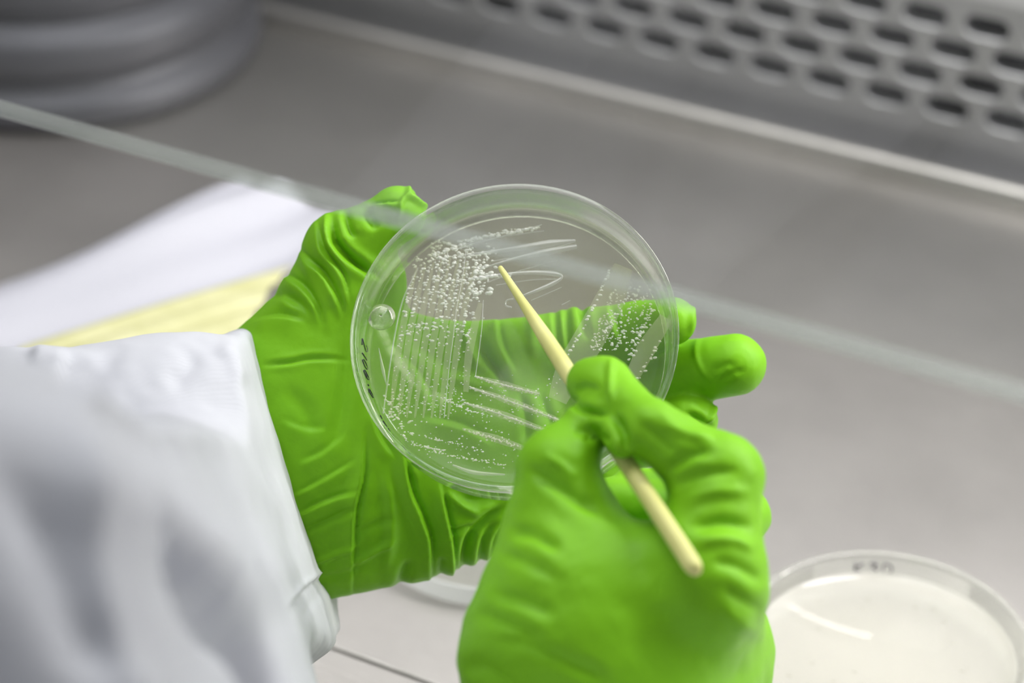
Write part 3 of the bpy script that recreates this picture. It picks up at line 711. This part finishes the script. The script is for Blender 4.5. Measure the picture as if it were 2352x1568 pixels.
def cutL(f, X, Y, Z): return smax(f, -dish_sdf(X, Y, Z), np.float32(1.2))
V, F = sculpt(LEFT, 0.95, cut=cutL); V = relax(V, F, 3); V, F = subdivide(V, F)
V = V+vnormals(V, F)*(0.12*vnoise(V, 28, 3)+0.05*vnoise(V, 8, 5))[:, None]
WL = [ # folds round the base of the thumb
    ([(670, 556), (713, 601), (739, 624), (759, 655), (779, 700), (785, 740)], 's', 9, 1.6), ([(720, 480), (739, 563), (754, 589), (777, 617), (792, 650), (806, 720)], 's', 8, 1.6),
    ([(760, 470), (767, 543), (777, 563), (802, 589), (842, 618), (870, 640)], 'v', 10, 2.6), ([(748, 480), (752, 540), (770, 580), (800, 620)], 'r', 7, 1.3), ([(790, 470), (800, 520), (818, 550)], 'v', 8, 1.0), ([(845, 470), (850, 500), (870, 530)], 'v', 12, 1.6),
    ([(860, 490), (900, 512), (960, 505)], 'v', 14, 0.5), ([(942, 405), (936, 448), (922, 466), (912, 520)], 'r', 6, 1.3), ([(925, 445), (958, 462), (1000, 490)], 'r', 6, 1.2), ([(840, 475), (880, 468), (928, 464)], 's', 6, 1.0), ([(950, 440), (962, 452), (975, 470)], 'v', 7, 0.8),
    ([(630, 620), (690, 655), (725, 700), (740, 760)], 's', 12, 1.3), ([(598, 690), (640, 676), (690, 696), (730, 740)], 'v', 12, 1.0), ([(560, 740), (640, 726), (710, 740)], 's', 14, 0.8), ([(640, 660), (662, 700), (700, 720)], 'r', 14, 0.7), ([(690, 590), (720, 640), (750, 720), (755, 780)], 'r', 16, 0.8),
    # across the wrist and heel
    ([(590, 838), (660, 832), (720, 822), (820, 826)], 'v', 6, 0.8),
    ([(798, 740), (791, 859), (782, 946), (764, 1040)], 'v', 18, 0.9), ([(838, 960), (834, 1088), (821, 1148), (813, 1215), (807, 1420)], 's', 9, 1.7),
    ([(920, 1000), (928, 1049), (944, 1128), (971, 1191), (990, 1265), (984, 1440)], 's', 11, 1.9), ([(1006, 1080), (1027, 1187), (1040, 1255), (1046, 1420)], 's', 10, 1.7),
    ([(876, 1060), (896, 1150), (898, 1235), (876, 1340)], 'r', 15, 1.0), ([(660, 1145), (738, 1104), (830, 1050)], 's', 9, 0.6), ([(670, 1190), (750, 1150), (835, 1124)], 's', 9, 0.9), ([(680, 1228), (760, 1190), (840, 1154)], 'v', 9, 0.7),
    ([(700, 1298), (770, 1272), (835, 1244)], 'r', 7, 0.9), ([(790, 1304), (850, 1272), (920, 1230)], 'r', 8, 1.0), ([(810, 1230), (860, 1205), (920, 1180)], 'v', 10, 0.5), ([(730, 1328), (790, 1318), (850, 1290)], 'v', 9, 0.5),
    ([(1060, 1380), (1074, 1250), (1110, 1200), (1170, 1150)], 'v', 11, 2.0), ([(1100, 1370), (1110, 1240), (1150, 1190)], 'v', 9, 1.2), ([(1135, 1360), (1138, 1250), (1165, 1200)], 'v', 9, 1.0), ([(1025, 1228), (1060, 1215), (1090, 1203)], 'v', 7, 0.9), ([(1010, 1120), (1060, 1160), (1110, 1184)], 'r', 10, 1.0), ([(1050, 1138), (1100, 1150), (1170, 1138)], 'v', 10, 0.9),
    ([(905, 1420), (925, 1330), (945, 1280)], 'v', 13, 1.2), ([(1012, 1420), (1014, 1310), (1020, 1270)], 'v', 10, 0.9),
    ([(640, 880), (700, 940), (730, 1020)], 'v', 22, 0.6), ([(845, 920), (870, 1000), (912, 1060)], 's', 11, 0.8), ([(890, 990), (935, 1060), (965, 1110)], 'r', 11, 0.6), ([(680, 1066), (740, 1040), (800, 990)], 's', 12, 0.5), ([(640, 960), (700, 985), (760, 985)], 's', 14, 0.4),
    # the palm and fingers behind the dish
    ([(1090, 755), (1120, 820), (1150, 860), (1172, 912)], 'v', 11, 2.2), ([(1060, 735), (1075, 800), (1105, 860)], 'r', 10, 1.2), ([(1140, 720), (1150, 790), (1185, 860)], 's', 10, 1.0), ([(1230, 710), (1222, 770), (1228, 830)], 'r', 14, 0.8), ([(1273, 695), (1280, 760), (1287, 820)], 'v', 7, 0.9), ([(1300, 690), (1304, 760), (1310, 820)], 'v', 7, 0.9), ([(1335, 680), (1340, 730), (1352, 785)], 'v', 9, 1.6), ([(1395, 690), (1410, 740), (1430, 800)], 's', 10, 0.8),
    ([(1240, 890), (1260, 950), (1290, 1020)], 'v', 11, 1.0), ([(1190, 890), (1210, 960), (1203, 1030)], 'v', 11, 1.0), ([(1000, 855), (1080, 880), (1170, 904)], 'r', 16, 0.9), ([(900, 800), (960, 860), (1000, 950)], 's', 16, 0.8), ([(960, 960), (1060, 980), (1150, 1030)], 's', 16, 0.9), ([(930, 780), (1000, 820), (1060, 880)], 'v', 18, 0.7),
    ([(1630, 856), (1665, 840), (1700, 836)], 'v', 10, 0.3), ([(1652, 880), (1680, 858), (1720, 848)], 'v', 9, 0.35), ([(1604, 765), (1598, 810), (1612, 850), (1650, 890)], 'r', 8, 0.45), ([(1565, 945), (1600, 960), (1620, 975), (1650, 990)], 'v', 9, 1.2), ([(1646, 915), (1634, 955), (1606, 995)], 'r', 6, 1.2), ([(1600, 690), (1590, 720), (1585, 770)], 'r', 7, 0.8),
]
V = wrinkle(V, F, [(p, k, w*0.9, h*1.25) for p, k, w, h in WL], -0.6); V = relax(V, F, 2, 0.25)
part('glove', V, F, M_GLOVE, 'wrinkled bright green glove on the left hand, palm up behind the dish')

RIGHT = [
    ((1358, 878, 624), (1385, 885, 622), 58, 64, 1, 1),
    ((1385, 885, 622), (1495, 985, 603), 64, 64, 1, 2),
    ((1495, 985, 603), (1652, 1098, 600), 64, 97, 1, 3),
    ((1388, 950, 613), (1430, 1025, 600), 44, 32, 1, 1.2),
    ((1652, 1098, 600), (1612, 1330, 596), 100, 132, 1, 4),
    ((1612, 1330, 596), (1590, 1500, 640), 138, 168, 1, 8),
    ((1590, 1500, 640), (1540, 1800, 648), 168, 220, 1, 10),
    # thumb
    ((1350, 974, 617), (1280, 1080, 611), 58, 78, 1, 0.9),
    ((1280, 1080, 611), (1300, 1270, 608), 92, 140, 1, 5),
    ((1300, 1270, 610), (1330, 1480, 604), 142, 255, 0.85, 8),
    ((1330, 1480, 604), (1400, 1760, 612), 255, 350, 0.75, 10),
    # web and the back of the hand
    ((1340, 1350, 600), (1590, 1370, 604), 135, 140, 1, 8),
    ((1420, 1520, 606), (1520, 1540, 622), 200, 180, 0.9, 10),
    # middle and ring fingers curled behind
    ((1700, 1180, 640), (1400, 1165, 646), 66, 70, 1, 1.5),
    ((1560, 1230, 640), (1420, 1230, 646), 60, 60, 1, 1.5),
    ((1560, 1110, 646), (1440, 1110, 650), 40, 36, 1, 1.5),
    ((1660, 1130, 628), (1600, 1060, 640), 60, 40, 1, 3),
    ((1612, 1330, 610), (1700, 1185, 640), 110, 58, 1, 4),
    ((1725, 1190, 640), (1738, 1192, 640), 26, 26, 1, 2),
    ((1600, 1420, 610), (1670, 1300, 645), 120, 66, 1, 5),
    ((1670, 1300, 645), (1470, 1260, 655), 66, 62, 1, 2),
]
V, F = sculpt(RIGHT, 1.1); V = relax(V, F, 3); V, F = subdivide(V, F)
V = V+vnormals(V, F)*(0.25*vnoise(V, 30, 13)+0.10*vnoise(V, 10, 15))[:, None]
WR = [([(1300, 905), (1330, 934), (1366, 948), (1412, 946)], 'v', 9, 1.8), ([(1330, 1010), (1372, 1004), (1410, 1010)], 'v', 9, 0.9), ([(1500, 930), (1560, 985), (1640, 1010)], 'r', 12, 0.6), ([(1404, 812), (1402, 870), (1405, 945)], 'r', 8, 1.2), ([(1320, 905), (1345, 890), (1385, 900)], 'v', 11, 0.8), ([(1310, 985), (1350, 990), (1395, 985)], 'v', 11, 0.9), ([(1406, 945), (1430, 990), (1445, 1050)], 'v', 10, 2.0),
      ([(1195, 1065), (1260, 1105), (1330, 1150), (1400, 1190)], 'v', 14, 1.2), ([(1240, 1040), (1290, 1070), (1330, 1110)], 'r', 12, 0.8), ([(1160, 1215), (1230, 1230), (1300, 1275)], 'v', 14, 1.1), ([(1140, 1270), (1210, 1290), (1300, 1340)], 'v', 14, 0.9), ([(1110, 1360), (1200, 1380), (1290, 1420)], 'v', 16, 1.0), ([(1080, 1400), (1180, 1440), (1260, 1480)], 'v', 18, 1.1), ([(1090, 1460), (1200, 1480), (1330, 1530), (1400, 1568)], 'v', 16, 1.0), ([(1060, 1520), (1130, 1540), (1200, 1600)], 'v', 18, 0.9),
      ([(1520, 1090), (1580, 1050), (1650, 1030)], 'v', 13, 1.3), ([(1540, 1120), (1610, 1090), (1720, 1080)], 'v', 14, 1.1), ([(1560, 1160), (1640, 1130), (1740, 1130)], 'r', 14, 0.9), ([(1570, 1215), (1660, 1200), (1740, 1215)], 'v', 14, 1.4), ([(1590, 1250), (1670, 1240), (1745, 1265)], 'r', 12, 1.1), ([(1620, 1290), (1690, 1300), (1765, 1345)], 'v', 14, 0.9), ([(1650, 1345), (1700, 1375), (1765, 1415)], 'v', 14, 0.7), ([(1650, 1390), (1700, 1430), (1770, 1470)], 'r', 16, 0.7), ([(1450, 960), (1520, 1010), (1560, 1060)], 'v', 12, 0.8), ([(1500, 965), (1580, 1000), (1650, 1010)], 'r', 12, 0.8)]
V = wrinkle(V, F, WR); V = relax(V, F, 1, 0.4)
part('glove', V, F, M_GLOVE, 'bright green glove on the right hand pinching the stick')

# sleeve
cl0, cl1 = C(575, 765, 700), C(772, 1405, 700)
cdir = cl1-cl0; cdir /= np.linalg.norm(cdir); cn = np.array([-cdir[1], cdir[0], 0.0]); cn = cn if cn[0] > 0 else -cn
def cutS(f, X, Y, Z):
    p = (X-cl0[0])*cn[0]+(Y-cl0[1])*cn[1]
    bulge = 2.0*np.sin((Z-690)/14.0)
    f = smax(f, p+bulge*0.25, np.float32(1.2))
    hollow = cone(X, Y, Z, C(370, 1290, 452), C(600, 1600, 530), 9.0, 13.0)          # the deep fold below the elbow ridge
    return smax(f, -hollow, np.float32(9.0))
SLEEVE = [
    (o(672, 1075, 38), o(420, 1170, -10), 330, 380, 0.72, 1),
    (o(420, 1170, -10), o(80, 1190, -30), 378, 392, 0.8, 10),
    (o(690, 1120, 38), o(520, 1260, 0), 320, 330, 0.72, 10),
    ((420, 1300, 640), (40, 1600, 432), 330, 680, 1, 14),
    ((620, 1490, 600), (660, 1720, 570), 110, 130, 1, 12),
    ((40, 1600, 432), (-700, 1280, 400), 690, 720, 1, 14),
]
V, F = sculpt(SLEEVE, 1.7, cut=cutS); V = relax(V, F, 3); V, F = subdivide(V, F)
V = V+vnormals(V, F)*(0.9*vnoise(V, 70, 23)+0.25*vnoise(V, 22, 25))[:, None]
WS = [([(-50, 830), (160, 880), (350, 1000), (560, 1130)], 'v', 60, 3.5), ([(-50, 960), (120, 1200), (220, 1450), (300, 1600)], 'v', 80, 5), ([(100, 1000), (330, 1180), (560, 1300), (640, 1450)], 'r', 70, 4),
      ([(60, 800), (110, 815), (160, 840)], 'r', 26, 2.5), ([(300, 800), (200, 850), (120, 870)], 'v', 30, 1.5), ([(490, 790), (540, 830), (560, 900)], 'r', 20, 1.2), ([(450, 800), (430, 850), (380, 900)], 'v', 26, 1.2), ([(560, 780), (600, 850), (640, 960), (690, 1140), (735, 1320)], 'r', 6, 0.5),
      ([(650, 1410), (690, 1358), (752, 1312), (790, 1300)], 's', 10, -2.6), ([(690, 1430), (720, 1380), (755, 1340)], 'v', 7, 0.6)]
V = wrinkle(V, F, WS)
part('coat_sleeve', V, F, M_COAT, 'white cotton lab coat sleeve with folded cuff')

# sleeve of the right arm, from the wrist of the right glove back to the body
def cutR(f, X, Y, Z): return smax(f, (Y+104.0+0.06*(X-30.0))+0*Z, np.float32(2.0))
V, F = sculpt([((1450, 1800, 612), (1150, 2500, 470), 385, 560, 0.9, 1), ((1150, 2500, 470), (-200, 4450, 270), 560, 1150, 1, 12)], 2.6, cut=cutR)
V = relax(V, F, 3); V = V+vnormals(V, F)*(1.2*vnoise(V, 60, 33)+0.4*vnoise(V, 24, 35))[:, None]
part('coat_sleeve', V, F, M_COAT, 'white cotton lab coat sleeve of the right arm')

# coat body of the person, below and behind the camera, added to block light
V = []; F = []; na, nz = 48, 24
for j in range(nz+1):
    z = -0.25+0.62*j/nz; t = j/nz
    hw = 0.205+0.03*math.sin(3.0*t+0.4)-0.05*max(0, t-0.8)*5*0.6; hd = 0.125-0.02*t
    for i in range(na):
        a = 2*math.pi*i/na; k = 1+0.02*math.sin(5*a+3*t)
        V.append(np.array((-0.20+hw*math.cos(a)*k, -0.09+0.02*t+hd*math.sin(a)*k, z))-np.array(person.location))
for j in range(nz):
    for i in range(na): l = (i+1) % na; F.append((j*na+i, j*na+l, (j+1)*na+l, (j+1)*na+i))
F.append(tuple(range(na))[::-1]); F.append(tuple(range(nz*na, (nz+1)*na)))
link('coat_body', mesh_poly('coat_body', V, F), M_COAT, person)
